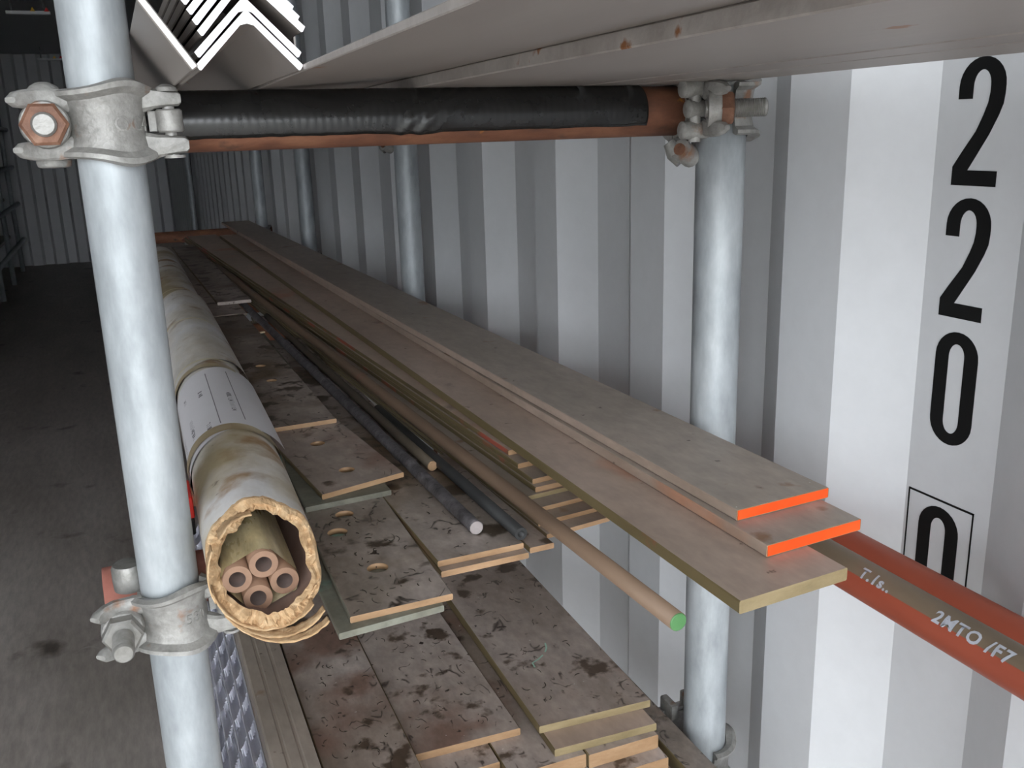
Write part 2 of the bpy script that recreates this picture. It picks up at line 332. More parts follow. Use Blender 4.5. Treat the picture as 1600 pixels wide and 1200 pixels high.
def two():
    r = DW / 2; ri = r - TK
    top = arc(r, 0.0225, r, 0.0225, ri, 0.0125, 180, 0)
    st = [((TK, 0.0325), (0.0, 0.0325))] + top
    # right flank sweeping down to the foot
    flank = [((DW - TK, 0.028), (DW, 0.029)), ((DW - TK - 0.0012, 0.036), (DW - 0.0008, 0.037)), ((DW - TK - 0.0045, 0.045), (DW - 0.004, 0.0455)),
             ((0.0205, 0.058), (0.0335, 0.0605)), ((0.0085, 0.0745), (0.0222, 0.0785)), ((0.0, 0.0868), (0.0153, 0.0895))]
    foot = [((0.0, 0.0868), (0.0, DH)), ((0.0153, 0.0895), (0.0153, DH)), ((DW, 0.0895), (DW, DH))]
    return [st + flank, foot]
vinyl('digit_two', two(), 0.608, 0.045)
vinyl('digit_two', two(), 0.6085, -0.067)
vinyl('digit_zero', zero(), 0.6075, -0.181)
vinyl('digit_zero', zero(), 0.6095, -0.344)
fr = []
for (a, b, c, d) in ((0, 0.0745, 0, 0.0018), (0, 0.0745, 0.1182, 0.12), (0, 0.0018, 0, 0.12), (0.0727, 0.0745, 0, 0.12)):
    fr.append([((a, c), (a, d)), ((b, c), (b, d))])
vinyl('digit_frame', fr, 0.6243, -0.3365)

# ------------------------------------------------------------------ scaffold
RT = 0.02415
def post(x, y, z0, z1, label):
    bm = bmesh.new(); pipe(bm, (0, 0, 0), (0, 0, z1 - z0), RT, RT - 0.0035, 36, seg=8)
    return tag(finish('scaffold_post', bm, 'galv', loc=(x, y, z0)), label, 'scaffold tube', 'upright scaffold posts')
PX = 0.555; PY = 0.80
post(0.0, PY, 0, H + 0.90, 'galvanised upright post standing against the torn paper roll')
post(PX, PY, 0, H + 0.034, 'galvanised upright post ending right under the flat steel bars')
for y, nm in ((1.90, 'first post behind the one under the flat bars, beside the grey wall'), (3.06, 'second post behind the one under the flat bars, beside the grey wall'),
              (4.12, 'third post behind the one under the flat bars, beside the grey wall'), (8.05, 'lone slim post far back in the dark beside the wall')):
    post(PX, y, 0, H + 0.90, 'galvanised ' + nm)
for y, nm in ((1.90, 'first'), (3.06, 'second'), (4.12, 'third')):
    post(0.0, y, 0, H + 0.90, 'galvanised aisle post, %s in line behind the post at the paper roll' % nm)

BZ = {'upper': 0.0125, 'middle': -0.3955, 'lower': -0.72}
def ledger(y, lev, label, m='rust', x0=-0.055, x1=0.60):
    bm = bmesh.new(); pipe(bm, (x0, 0, 0), (x1, 0, 0), RT, RT - 0.0035, 32, seg=6)
    return tag(finish('cross_tube', bm, m, loc=(0, y, H + BZ[lev])), label, 'scaffold tube', 'cross tubes of the rack')
bar_up = empty('cross_tube', (0, 0.855, H + BZ['upper'])); tag(bar_up, 'rusty cross tube wrapped in black tape under the angle irons', 'scaffold tube', 'cross tubes of the rack')
bm = bmesh.new(); pipe(bm, (0.015, 0, 0), (0.60, 0, 0), RT, RT - 0.0035, 40, seg=10); finish('tube', bm, 'rust', parent=bar_up)
bm = bmesh.new()                                                     # tape: an open shell over the tube with ripples and a crease
nx, na = 240, 30; grid = []
for i in range(nx + 1):
    x = 0.028 + (0.4905 - 0.028) * i / nx; row = []
    lo = -128 + 5 * mnoise.noise((x * 14, 0, 3)); hi = 122 + 4 * mnoise.noise((x * 18, 5, 0)) + 2 * mnoise.noise((x * 70, 5, 0))
    for j in range(na + 1):
        a = math.radians(lo + (hi - lo) * j / na)
        rip = 0.00012 * math.sin(x * 900 + 4 * mnoise.noise((x * 20, a, 0))) * max(0, math.sin((a + 0.4) * 1.1))
        cr = x - 0.285 - 0.035 * math.cos(a * 0.9 + 0.6)
        crease = 0.0022 * math.exp(-(cr / 0.006) ** 2) + 0.0016 * math.exp(-((cr + 0.016) / 0.004) ** 2) + 0.0013 * math.exp(-((cr - 0.014) / 0.005) ** 2)
        r = RT + 0.0011 + rip + crease * (1 if a > -0.2 else 0.3) + 0.0001 * mnoise.noise((x * 40, a * 2, 1))
        row.append(bm.verts.new((x, -r * math.sin(a), r * math.cos(a))))
    grid.append(row)
for i in range(nx):
    for j in range(na): f = bm.faces.new((grid[i][j], grid[i + 1][j], grid[i + 1][j + 1], grid[i][j + 1])); f.smooth = True
to = finish('tape_wrap', bm, 'tape', parent=bar_up, smooth=True); to['label'] = 'black plastic tape with a diagonal crease'
sm = to.modifiers.new('thickness', 'SOLIDIFY'); sm.thickness = 0.0006; sm.offset = -1
ledger(0.855, 'middle', 'reddish cross tube bolted behind the post at the paper roll', 'redtube')
ledger(0.855, 'lower', 'rusty cross tube under the lowest plates at the front posts')
for y, nm in ((1.955, 'first'), (3.115, 'second'), (4.175, 'third')):
    for lev, what in (('upper', 'under the steel bars'), ('middle', 'under the bronze plates'), ('lower', 'under the lowest plates')):
        ledger(y, lev, 'rusty cross tube %s, %s post pair behind the front' % (what, nm))

# ---- right angle couplers
def hexnut(bm, c, d, r, h, mi=0):
    c = Vector(c); d = Vector(d).normalized(); u, v = frame(d)
    lo = [bm.verts.new(c + (u * math.cos(k * math.pi / 3) + v * math.sin(k * math.pi / 3)) * r) for k in range(6)]
    hi = [bm.verts.new(p.co + d * h * 0.86) for p in lo]
    tp = [bm.verts.new(c + d * h + (p.co - c - d * h * 0.86 + d * 0) * 0 + (u * math.cos(k * math.pi / 3) + v * math.sin(k * math.pi / 3)) * r * 0.86) for k, p in enumerate(hi)]
    for A, B in ((lo, hi), (hi, tp)):
        for k in range(6): bm.faces.new((A[k], A[(k + 1) % 6], B[(k + 1) % 6], B[k]))
    bm.faces.new(lo); bm.faces.new(tp)
def strap_cap(parent, a0, a1, ear_at, rr=RT + 0.0012, mtl='cast', flip=1):
    """pressed cap round the post: arc with rolled rims, running out into two forked lugs on the nut side"""
    bm = bmesh.new(); path = []
    n = 22
    for k in range(n + 1):
        a = math.radians(a0 + (a1 - a0) * k / n)                       # 0 = front (-y), negative = nut side (-x)
        path.append((rr * math.sin(a), -rr * math.cos(a), math.sin(a), -math.cos(a), k / n))
    # cross profile: (z, outward) with rims
    rows = []
    for (x, y, nx_, ny_, t) in path:
        hh = 0.0225 + 0.0065 * math.exp(-((t - 0.66) / 0.24) ** 2)
        prof = []
        for q, o in ((-1.0, 0.0), (-1.10, 0.0070), (-1.02, 0.0118), (-0.88, 0.0112), (-0.72, 0.0052), (-0.3, 0.0032), (0.3, 0.0032), (0.72, 0.0052), (0.88, 0.0112), (1.02, 0.0118), (1.10, 0.0070), (1.0, 0.0)):
            prof.append(bm.verts.new((x + nx_ * o, y + ny_ * o, q * hh)))
        rows.append(prof)
    m_ = len(rows[0])
    for A, B in zip(rows, rows[1:]):
        for k in range(m_): bm.faces.new((A[k], A[(k + 1) % m_], B[(k + 1) % m_], B[k]))
    bm.faces.new(rows[0]); bm.faces.new(rows[-1])
    return finish('cap', bm, mtl, parent=parent, smooth=True)
def lug(bm, pts, wz, t):
    """bent flat arm along pts (x, y, z) with height wz and thickness t, rounded"""
    rows = []
    for i, p in enumerate(pts):
        p = Vector(p); d = (Vector(pts[min(i + 1, len(pts) - 1)]) - Vector(pts[max(i - 1, 0)])).normalized()
        nrm = Vector((d.y, -d.x, 0)).normalized(); row = []
        hz = wz[i] if isinstance(wz, (list, tuple)) else wz
        for k in range(10):
            a = 2 * math.pi * k / 10; cu = math.copysign(abs(math.cos(a)) ** 0.6, math.cos(a)); su = math.copysign(abs(math.sin(a)) ** 0.6, math.sin(a))
            row.append(bm.verts.new(p + nrm * (t / 2 * cu) + Vector((0, 0, hz / 2 * su))))
        rows.append(row)
    for A, B in zip(rows, rows[1:]):
        for k in range(10): bm.faces.new((A[k], A[(k + 1) % 10], B[(k + 1) % 10], B[k]))
    bm.faces.new(rows[0]); bm.faces.new(rows[-1])
def knuckle(bm, x, y, z0, z1, r=0.0085, arm=None):
    tube(bm, [(x, y, z0), (x, y, z0 + 0.0012), (x, y, z1 - 0.0012), (x, y, z1)], [r * 0.86, r, r, r * 0.86], 16)
def cap_set(root, rot, nut_m, bolt_len, sh=0.0):
    """everything that closes round the post; rot turns it about the post"""
    e = root
    parts = []
    parts.append(strap_cap(e, -72, 80, None))
    for sg in (-1, 1):
        bm = bmesh.new()
        lug(bm, [(-0.024, -0.013, sg * 0.0165), (-0.034, -0.0145, sg * 0.0175), (-0.045, -0.017, sg * 0.0185), (-0.053, -0.021, sg * 0.0180), (-0.0585, -0.026, sg * 0.0175), (-0.0605, -0.0285, sg * 0.0172)], [0.0165, 0.0155, 0.0145, 0.0135, 0.0105, 0.004], 0.0095)
        parts.append(finish('fork_lug', bm, 'cast', parent=e, smooth=True))
    bm = bmesh.new()
    lug(bm, [(0.0255, -0.006, 0.0185), (0.035, -0.010, 0.0175), (0.0465, -0.011, 0.017), (0.0525, -0.011, 0.017), (0.0545, -0.011, 0.017)], [0.024, 0.0155, 0.0115, 0.011, 0.007], 0.0125); parts.append(finish('hinge_lug', bm, 'cast', parent=e, smooth=True)); bm = bmesh.new()
    lug(bm, [(0.0255, -0.006, -0.0185), (0.035, -0.010, -0.0175), (0.0475, -0.011, -0.017), (0.0545, -0.011, -0.017), (0.0568, -0.011, -0.017)], [0.024, 0.0175, 0.0145, 0.013, 0.008], 0.0125)
    parts.append(finish('hinge_lug', bm, 'cast', parent=e, smooth=True))
    bm = bmesh.new(); knuckle(bm, 0.045, -0.010, -0.0075, 0.0095, 0.0098); bx(bm, 0.030, 0.046, -0.004, 0.012, -0.0065, 0.0085)
    parts.append(finish('hinge_knuckle', bm, 'cast', parent=e, smooth=True))
    bm = bmesh.new(); tube(bm, [(0.045, -0.010, -0.0268), (0.045, -0.010, 0.0262)], 0.0044, 14)
    tube(bm, [(0.045, -0.010, 0.0225), (0.045, -0.010, 0.0255), (0.045, -0.010, 0.0278)], [0.0085, 0.0075, 0.003], 16)
    tube(bm, [(0.046, -0.010, -0.0268), (0.046, -0.010, -0.0245)], 0.0078, 16)
    parts.append(finish('hinge_pin', bm, 'cast', parent=e, smooth=True))
    bm = bmesh.new(); tube(bm, [(-0.041, -0.012, 0), (-0.041, -0.022, 0), (-0.041, -0.024, 0)], [0.0172, 0.0172, 0.0160], 24)
    parts.append(finish('washer', bm, 'cast', parent=e, smooth=True))
    bm = bmesh.new(); hexnut(bm, (-0.041, -0.0235, 0), (0, -1, 0), 0.0165, 0.012)
    parts.append(finish('nut', bm, nut_m, parent=e))
    bm = bmesh.new(); yb = -0.0355 - bolt_len; pts = [(-0.041, -0.010, 0), (-0.041, -0.033, 0)]; rad = [0.008, 0.008]
    nth = max(2, int(bolt_len / 0.0016)); 
    for k in range(nth):
        y = -0.0345 - bolt_len * k / nth; pts += [(-0.041, y, 0), (-0.041, y - bolt_len / nth * 0.5, 0)]; rad += [0.0079, 0.0087]
    pts += [(-0.041, yb, 0), (-0.041, yb - 0.0012, 0)]; rad += [0.0082, 0.0070]
    tube(bm, pts, rad, 18)
    parts.append(finish('bolt', bm, 'zinc', parent=e, smooth=True))
    for p in parts:
        p.rotation_euler = (0, 0, rot)
        if sh and p.name.split('.')[0] in ('fork_lug', 'washer', 'nut', 'bolt'): p.location = (-sh * math.sin(rot), sh * math.cos(rot), 0)
    return parts
def saddle(root, bolt_side=-1):
    """cast body between post and cross tube with the half that holds the cross tube"""
    bm = bmesh.new()
    def half(axis, cx, cy, sgn, hw, t=0.007):
        rows = []
        n = 14
        for k in range(n + 1):
            a = math.radians(-88 + 176 * k / n); row = []
            for rr, q in ((RT + 0.0004, -1), (RT + t, -1), (RT + t, 1), (RT + 0.0004, 1)):
                if axis == 'z': row.append(bm.verts.new((rr * math.sin(a), cy + sgn * rr * math.cos(a), q * hw)))
                else: row.append(bm.verts.new((cx + q * hw, cy + sgn * rr * math.cos(a), rr * math.sin(a))))
            rows.append(row)
        for A, B in zip(rows, rows[1:]):
            for k in range(4): bm.faces.new((A[k], A[(k + 1) % 4], B[(k + 1) % 4], B[k]))
        bm.faces.new(rows[0]); bm.faces.new(rows[-1])
    half('z', 0, 0, 1, 0.021, 0.0028); half('x', 0, 0.055, -1, 0.021, 0.0028); half('x', 0, 0.055, 1, 0.021, 0.007)
    o1 = finish('saddle', bm, 'cast', parent=root, smooth=True)
    for sg in (-1, 1):                                                # ears of the cross tube half, above and below
        for xe in (-0.019, 0.009):
            bm = bmesh.new(); bx(bm, xe, xe + 0.010, 0.040, 0.068, sg * 0.036 - 0.010, sg * 0.036 + 0.010)
            bev(bm, 0.003, 2); finish('ear', bm, 'cast', parent=root, smooth=True)
def coupler(name_label, x, y, lev, rot=0.0, nut='cast', bolt_len=0.004, sh=0.0):
    r = empty('pipe_coupler', (x, y, H + BZ[lev])); tag(r, name_label, 'pipe clamp', 'right angle couplers of the rack')
    cap_set(r, rot, nut, bolt_len, sh); saddle(r)
    return r
cu = coupler('cast clamp with a rusty hex nut at the black taped tube, on the aisle post', 0, PY, 'upper', 0, 'nutrust', 0.003)
bm = bmesh.new(); tube(bm, [(-0.040, 0.004, -0.031), (-0.040, 0.004, -0.029), (-0.040, 0.004, -0.024)], [0.011, 0.0125, 0.0125], 18); tube(bm, [(-0.040, 0.004, 0.022), (-0.040, 0.004, 0.0275), (-0.040, 0.004, 0.031)], [0.0125, 0.0105, 0.004], 18)
bx(bm, -0.054, -0.028, -0.006, 0.014, -0.025, 0.023)
bev(bm, 0.0015); finish('rear_lug', bm, 'cast', parent=cu, smooth=True)
def emboss(parent, txt, ang, zc, size):
    cu_ = bpy.data.curves.new('t', 'FONT'); cu_.body = txt; cu_.size = size; cu_.align_x = 'CENTER'; cu_.resolution_u = 3
    to_ = bpy.data.objects.new('t', cu_); COL.objects.link(to_)
    dg = bpy.context.evaluated_depsgraph_get(); dg.update()
    me = bpy.data.meshes.new_from_object(to_.evaluated_get(dg)); bpy.data.objects.remove(to_, do_unlink=True)
    bm = bmesh.new(); bm.from_mesh(me)
    r_ = bmesh.ops.extrude_face_region(bm, geom=bm.faces[:])
    for v in [e for e in r_['geom'] if isinstance(e, bmesh.types.BMVert)]: v.co.z = 0.0010
    rr = RT + 0.0012 + 0.0030
    for v in bm.verts:
        a = math.radians(ang) + v.co.x / rr; q = rr + v.co.z; v.co = Vector((q * math.sin(a), -q * math.cos(a), zc + v.co.y))
    return finish('embossed_mark', bm, 'cast', parent=parent)
emboss(cu, '1OC4', 34, -0.006, 0.016)
cm = coupler('cast clamp with a long threaded bolt, beside the paper roll', 0, PY, 'middle', 0, 'zinc', 0.026)
bm = bmesh.new(); tube(bm, [(-0.032, 0.016, 0.020), (-0.032, 0.016, 0.028), (-0.032, 0.016, 0.040), (-0.032, 0.016, 0.043)], [0.013, 0.0135, 0.0135, 0.012], 20); finish('bolt_head', bm, 'zinc', parent=cm, smooth=True)
emboss(cm, '580', 38, -0.005, 0.013)
# clamp on the far post is turned round so that its nut sits in front and the bolt points at the wall
ce = coupler('cast clamp with a rusty bolt at the bare end of the black taped tube', PX, PY, 'upper', math.radians(62), 'nutrust', 0.030, 0.030)
bm = bmesh.new()
for z0, z1, dx in ((0.0105, 0.0275, 0), (-0.0075, 0.0085, 0.006), (-0.0275, -0.0105, 0)):
    tube(bm, [(-0.052 + dx, -0.008, (z0 + z1) / 2), (-0.050 + dx, -0.008, (z0 + z1) / 2), (-0.030, -0.008, (z0 + z1) / 2), (-0.022, -0.006, (z0 + z1) / 2)], [0.0055, 0.0085, 0.0085, 0.0085], 14)
tube(bm, [(-0.036, -0.008, -0.030), (-0.036, -0.008, 0.030)], 0.006, 14)
finish('front_hinge', bm, 'cast', parent=ce, smooth=True)
bm = bmesh.new(); tube(bm, [(-0.047, 0.020, -0.030), (-0.042, 0.016, -0.039), (-0.036, 0.010, -0.046)], [0.006, 0.010, 0.010], 14)
tube(bm, [(-0.044, 0.004, -0.037), (-0.026, 0.012, -0.045)], 0.0105, 16); finish('lower_lug', bm, 'cast', parent=ce, smooth=True)
bm = bmesh.new(); tube(bm, [(-0.046, 0.003, -0.0362), (-0.043, 0.0045, -0.0373)], 0.0058, 14); finish('bolt_end', bm, 'nutrust', parent=ce, smooth=True)
def copy_tree(o, loc, label):
    c = o.copy(); COL.objects.link(c); c.location = loc; c['label'] = label
    for ch in o.children:
        d = ch.copy(); COL.objects.link(d); d.parent = c
    return c
copy_tree(ce, (PX, PY, H + BZ['lower']), 'cast clamp at the foot of the front wall-side post, at the lowest plates')
copy_tree(ce, (PX, PY, H + BZ['middle']), 'cast clamp on the front wall-side post hidden under the orange-ended plates')
for y, nm in ((1.90, 'first'), (3.06, 'second'), (4.12, 'third')):
    for lev, what in (('upper', 'upper'), ('middle', 'middle')):
        copy_tree(ce, (PX, y, H + BZ[lev]), 'cast clamp holding the %s cross tube to the %s wall-side post behind the front one' % (what, nm))
copy_tree(cu, (0, PY, H + BZ['lower']), 'cast clamp low on the aisle post, at the galvanised grating')

# ------------------------------------------------------------------ upper shelf
ZU = 0.0375
G_U = 'flat steel bars on the upper shelf'
SU = ('steel', 'steeledge', 'steeledge')
o = plate('flat_bar', 'widest grey steel bar overhead, next to the angle irons', 'steel bar', 0.1085, 0.20, ZU + 0.0048, 0.190, 0.004, 3.2, 0.020, SU, group=G_U)
o.rotation_euler.y = -math.atan(0.0098 / 0.145)
plate('flat_bar', 'grey steel bar overhead with a rust-speckled sawn edge', 'steel bar', 0.2440, 0.16, ZU + 0.0100, 0.164, 0.0098, 3.2, 0.022, SU, group=G_U)
plate('flat_bar', 'narrow grey steel bar overhead between two wider bars', 'steel bar', 0.4165, 0.22, ZU + 0.008, 0.048, 0.0078, 3.0, 0.020, SU, group=G_U)
plate('flat_bar', 'grey steel bar overhead closest to the numbered wall', 'steel bar', 0.4690, 0.24, ZU + 0.0085, 0.079, 0.0083, 3.0, 0.020, SU, group=G_U)
def angle(name, label, apex, y0, leg, t, length, rot=0.0, slope=0.0, group='angle irons stacked on the upper shelf', end='brightcut'):
    """equal angle lying like a roof; apex is the outer corner"""
    bm = bmesh.new(); c = math.sqrt(0.5)
    def P(u, v): return (u * math.cos(rot) - v * math.sin(rot), u * math.sin(rot) + v * math.cos(rot))
    k = c * t
    prof = [(0, 0), (leg * c, -leg * c), (leg * c - k * 0.6, -leg * c - k * 0.95), (leg * c - k, -leg * c - k), (0.004, -2 * k - 0.0032), (0, -2 * k - 0.0022), (-0.004, -2 * k - 0.0032), (-leg * c + k, -leg * c - k), (-leg * c + k * 0.6, -leg * c - k * 0.95), (-leg * c, -leg * c)]
    R = []
    for i in range(7): R.append([bm.verts.new((*(lambda q: (q[0],))(P(u, v)), length * i / 6, P(u, v)[1])) for u, v in prof])
    m_ = len(prof)
    for A, B in zip(R, R[1:]):
        for q in range(m_): bm.faces.new((A[q], A[(q + 1) % m_], B[(q + 1) % m_], B[q]))
    f = bm.faces.new(R[0]); f.material_index = 1; f = bm.faces.new(R[-1]); f.material_index = 1
    return tag(finish(name, bm, ['steel', end], loc=(apex[0], y0, apex[1] + H), rot=(0, 0, -math.atan(slope))), label, 'angle iron', group)
pile = [(0.0, 0.0, 0.615, 'brightcut', -0.005), (0.0076, 0.0, 0.618, 'brightcut', 0.0), (0.0140, 0.0, 0.74, 'steel', 0.02), (0.0205, 0.001, 0.612, 'brightcut', 0.045), (0.0269, -0.001, 0.616, 'brightcut', 0.045),
        (0.0333, -0.003, 0.622, 'brightcut', 0.045), (0.0397, -0.005, 0.63, 'brightcut', 0.045), (0.0461, -0.0065, 0.65, 'brightcut', 0.045), (0.0525, -0.008, 0.66, 'steel', 0.045)]
ord_ = ['lowest', 'second', 'third', 'fourth', 'fifth', 'sixth', 'seventh', 'eighth', 'topmost']
for i, (dz, dx, y0, en, rt) in enumerate(pile):
    angle('angle_iron', ('steel angle iron, lowest of the roof-shaped nest' if i == 0 else 'steel angle iron, topmost of the roof-shaped nest' if i == 8 else 'steel angle iron, %s from the bottom of the roof-shaped nest' % ord_[i]),
          (0.0855 + dx, ZU + 0.0362 + dz), y0, 0.0450, 0.0042, 2.8 - 0.05 * i, rot=rt, end=en)
# flat bar on edge leaning on the post
bm = bmesh.new(); bx(bm, -0.0024, 0.0024, 0, 2.4, 0, 0.0475); bev(bm, 0.0008)
for f in bm.faces:
    if f.normal.y < -0.9: f.material_index = 1
tag(finish('leaning_flat_bar', bm, ['steel', 'brightcut'], loc=(0.0528, 0.612, H + ZU + 0.0022), rot=(0, math.radians(-34), 0)), 'bright-ended flat bar leaning on edge against the aisle post', 'steel bar')
bm = bmesh.new()
pr = [(0, 0), (0.0015, 0), (0.0125, 0.008), (0.0125, 0.033), (0.0095, 0.0385), (0.002, 0.042), (0.0015, 0.0405), (0.0085, 0.0372), (0.0112, 0.033), (0.0112, 0.009)]
A = [bm.verts.new((x, 0, z)) for x, z in pr]; B = [bm.verts.new((x, 2.2, z)) for x, z in pr]
for q in range(len(pr)): bm.faces.new((A[q], A[(q + 1) % len(pr)], B[(q + 1) % len(pr)], B[q]))
bm.faces.new(A); bm.faces.new(B)
tag(finish('lipped_channel', bm, 'steeledge', loc=(0.1170, 0.70, H + ZU + 0.0125)), 'thin lipped channel standing between the angle irons and widest bar', 'steel bar')

# ------------------------------------------------------------------ middle shelf, bronze plates
ZM = BZ['middle'] + RT          # top of the cross tubes: -0.3714
def painted_end(o, wd, th, m, skew=0.0):
    bm = bmesh.new(); vs_, fs = bx(bm, 0.0012, wd - 0.0012, -0.0006, 0.0004, -th + 0.0008, -0.0006)
    for v in vs_: v.co.y += skew * v.co.x / wd
    p = finish('painted_end', bm, m, parent=o); return p
o = plate('bronze_plate', 'topmost bronze flat bar with a bright orange end', 'metal plate', 0.4262, 0.578, -0.3000, 0.098, 0.0092, 3.05, -0.027, ('plateA', 'plateP', 'cut'), skew=0.004, group='orange-ended plates'); painted_end(o, 0.098, 0.0092, 'orange', 0.004)['label'] = 'bright orange painted end'
o = plate('bronze_plate', 'bronze flat bar with an orange end, under the topmost one', 'metal plate', 0.4200, 0.531, -0.3096, 0.098, 0.0098, 3.08, -0.020, ('plateA', 'plateP', 'cut'), skew=0.006, group='orange-ended plates'); painted_end(o, 0.098, 0.0098, 'orange', 0.006)['label'] = 'bright orange painted end'
plate('bronze_plate', 'plain bronze flat bar jutting out under the orange-ended pair', 'metal plate', 0.3620, 0.484, -0.3198, 0.1015, 0.0102, 2.85, -0.020, ('plateP', 'side', 'cutolive'), skew=0.006)
S = -0.055
lv = [(0.738, 0.331, 0.0725), (0.757, 0.331, 0.1), (0.778, 0.331, 0.1), (0.800, 0.331, 0.1), (0.806, 0.3500, 0.1), (0.815, 0.3510, 0.1), (0.849, 0.3495, 0.1), (0.877, 0.3505, 0.1)]
nm8 = ['bottom', 'second', 'third', 'fourth', 'fifth', 'sixth', 'seventh', 'top']
for k, (y0, xl, wd) in enumerate(lv):
    zt = ZM + (0.0046 * (k + 1) if k < 4 else 0.0184 + 0.0056 * (k - 3))
    plate('bronze_plate', 'thin bronze flat bar, %s of the stepped stack of sawn ends' % (nm8[k] if k in (0, 7) else nm8[k] + ' from the bottom'), 'metal plate',
          xl, y0, zt, wd, 0.0044 if k < 4 else 0.0054, (3.7 - y0 - 0.03 * k) if k > 3 else 2.5, S, ('plateP' if k == 7 else 'plateA', 'sidered' if k > 3 else 'side', 'cutolive' if k == 3 else 'cut'), group='stepped stack of thin bronze bars', skew=0.006)
plate('bronze_plate', 'narrow bronze flat bar under the brown rod at the stepped stack', 'metal plate', 0.3040, 0.716, ZM + 0.0056, 0.0245, 0.0054, 0.28, -0.035, ('plateD', 'side', 'cut'))
plate('bronze_plate', 'short narrow bronze bar peeping out under the jutting plain bar', 'metal plate', 0.4075, 0.748, ZM + 0.0046, 0.06, 0.0044, 0.30, -0.055, ('plateD', 'side', 'cut'))
plate('bronze_plate', 'wide stained bronze plate under the rods, upper of two', 'metal plate', 0.2165, 0.715, ZM + 0.0116, 0.082, 0.0055, 1.0, -0.022, ('plateS', 'side', 'cut'), group='wide plates under the rods')
plate('bronze_plate', 'wide bronze plate under the rods, lower of two', 'metal plate', 0.2165, 0.706, ZM + 0.0058, 0.083, 0.0056, 1.0, -0.022, ('plateD', 'side', 'cut'), group='wide plates under the rods')
# drilled plates shingled one over another along the roll
plate('drilled_plate', 'greenish bronze plate at the bottom of the drilled plates', 'metal plate', 0.1135, 0.642, ZM + 0.0057, 0.0865, 0.0055, 0.45, 0.006, ('green', 'green', 'green'), skew=0.008, group='drilled plates along the roll')
plate('drilled_plate', 'stained bronze plate with a dark puddle round its end hole', 'metal plate', 0.1250, 0.653, ZM + 0.0114, 0.0845, 0.0055, 0.30, 0.016, ('plateS', 'green', 'cut'), skew=0.003, group='drilled plates along the roll',
      holes=[(0.040, 0.074, 0.0092), (0.0235, 0.163, 0.0094), (0.0385, 0.203, 0.0090)])
plate('drilled_plate', 'greenish bronze plate between two drilled plates', 'metal plate', 0.1330, 0.876, ZM + 0.0170, 0.089, 0.0055, 0.9, 0.0, ('green', 'green', 'green'), skew=0.007, group='drilled plates along the roll')
plate('drilled_plate', 'grey-brown bronze plate with two holes and a tan sawn end', 'metal plate', 0.1520, 0.888, ZM + 0.0226, 0.0945, 0.0055, 0.30, -0.100, ('plateD', 'side', 'cut'), skew=0.016, group='drilled plates along the roll',
      holes=[(0.045, 0.056, 0.0086), (0.0445, 0.160, 0.0086)])
plate('drilled_plate', 'muddy bronze plate lying highest of the drilled plates', 'metal plate', 0.1330, 1.118, ZM + 0.0284, 0.0855, 0.0055, 0.80, -0.016, ('plateS', 'side', 'cut'), skew=0.002, group='drilled plates along the roll',
      holes=[(0.045, 0.235, 0.008), (0.045, 0.335, 0.008)])
plate('drilled_plate', 'dusty bronze plate far back beside the roll', 'metal plate', 0.125, 1.93, ZM + 0.0284, 0.088, 0.0055, 1.5, -0.02, ('plateD', 'side', 'plateS'), group='drilled plates along the roll')
plate('drilled_plate', 'dark bronze bar far back beside the stepped stack', 'metal plate', 0.168, 2.05, ZM + 0.0350, 0.07, 0.0065, 1.2, -0.02, ('plateS', 'side', 'plateD'), group='drilled plates along the roll')

# rods
def rod(name, label, x, y0, z, r, length, slope, m, capm=None, cap_label=None, hollow=False, seg=10, n=18, jit=0.0):
    bm = bmesh.new()
    if hollow: pipe(bm, (0, 0, 0), (0, length, 0), r, r * 0.55, n)
    else: tube(bm, [(0, length * i / seg, 0) for i in range(seg + 1)], r, n, jit=jit)
    o = tag(finish(name, bm, m, loc=(x, y0, z + H), rot=(0, 0, -math.atan(slope))), label, 'metal rod', 'rods on the middle shelf')
    if capm:
        bm = bmesh.new(); tube(bm, [(0, 0.0005, 0), (0, -0.0004, 0), (0, -0.0009, 0)], [r * 0.97, r * 0.97, r * 0.86], n)
        p = finish('painted_end', bm, capm, parent=o)
        if cap_label: p['label'] = cap_label
    return o
zW = ZM + 0.0117
rod('round_rod', 'long brown rod jutting out with a green painted end', 0.3325, 0.515, -0.3443, 0.0072, 2.2, -0.045, 'rod', 'lime', 'green painted end')
rod('round_rod', 'scaly dark grey rod with a white painted end', 0.2665, 0.752, zW + 0.0068, 0.0067, 2.2, -0.030, 'scale', 'whitep', 'white painted end', seg=180, jit=0.0004)
rod('round_rod', 'short dark rod with a chipped tan end', 0.2815, 0.93, zW + 0.0060, 0.0058, 1.0, -0.030, 'darkrod', 'cut', 'tan sawn end')
rod('round_tube', 'thin black pipe ending at the plate corner under the brown rod', 0.2985, 0.722, zW + 0.0063, 0.0060, 0.45, -0.032, 'black', hollow=True)

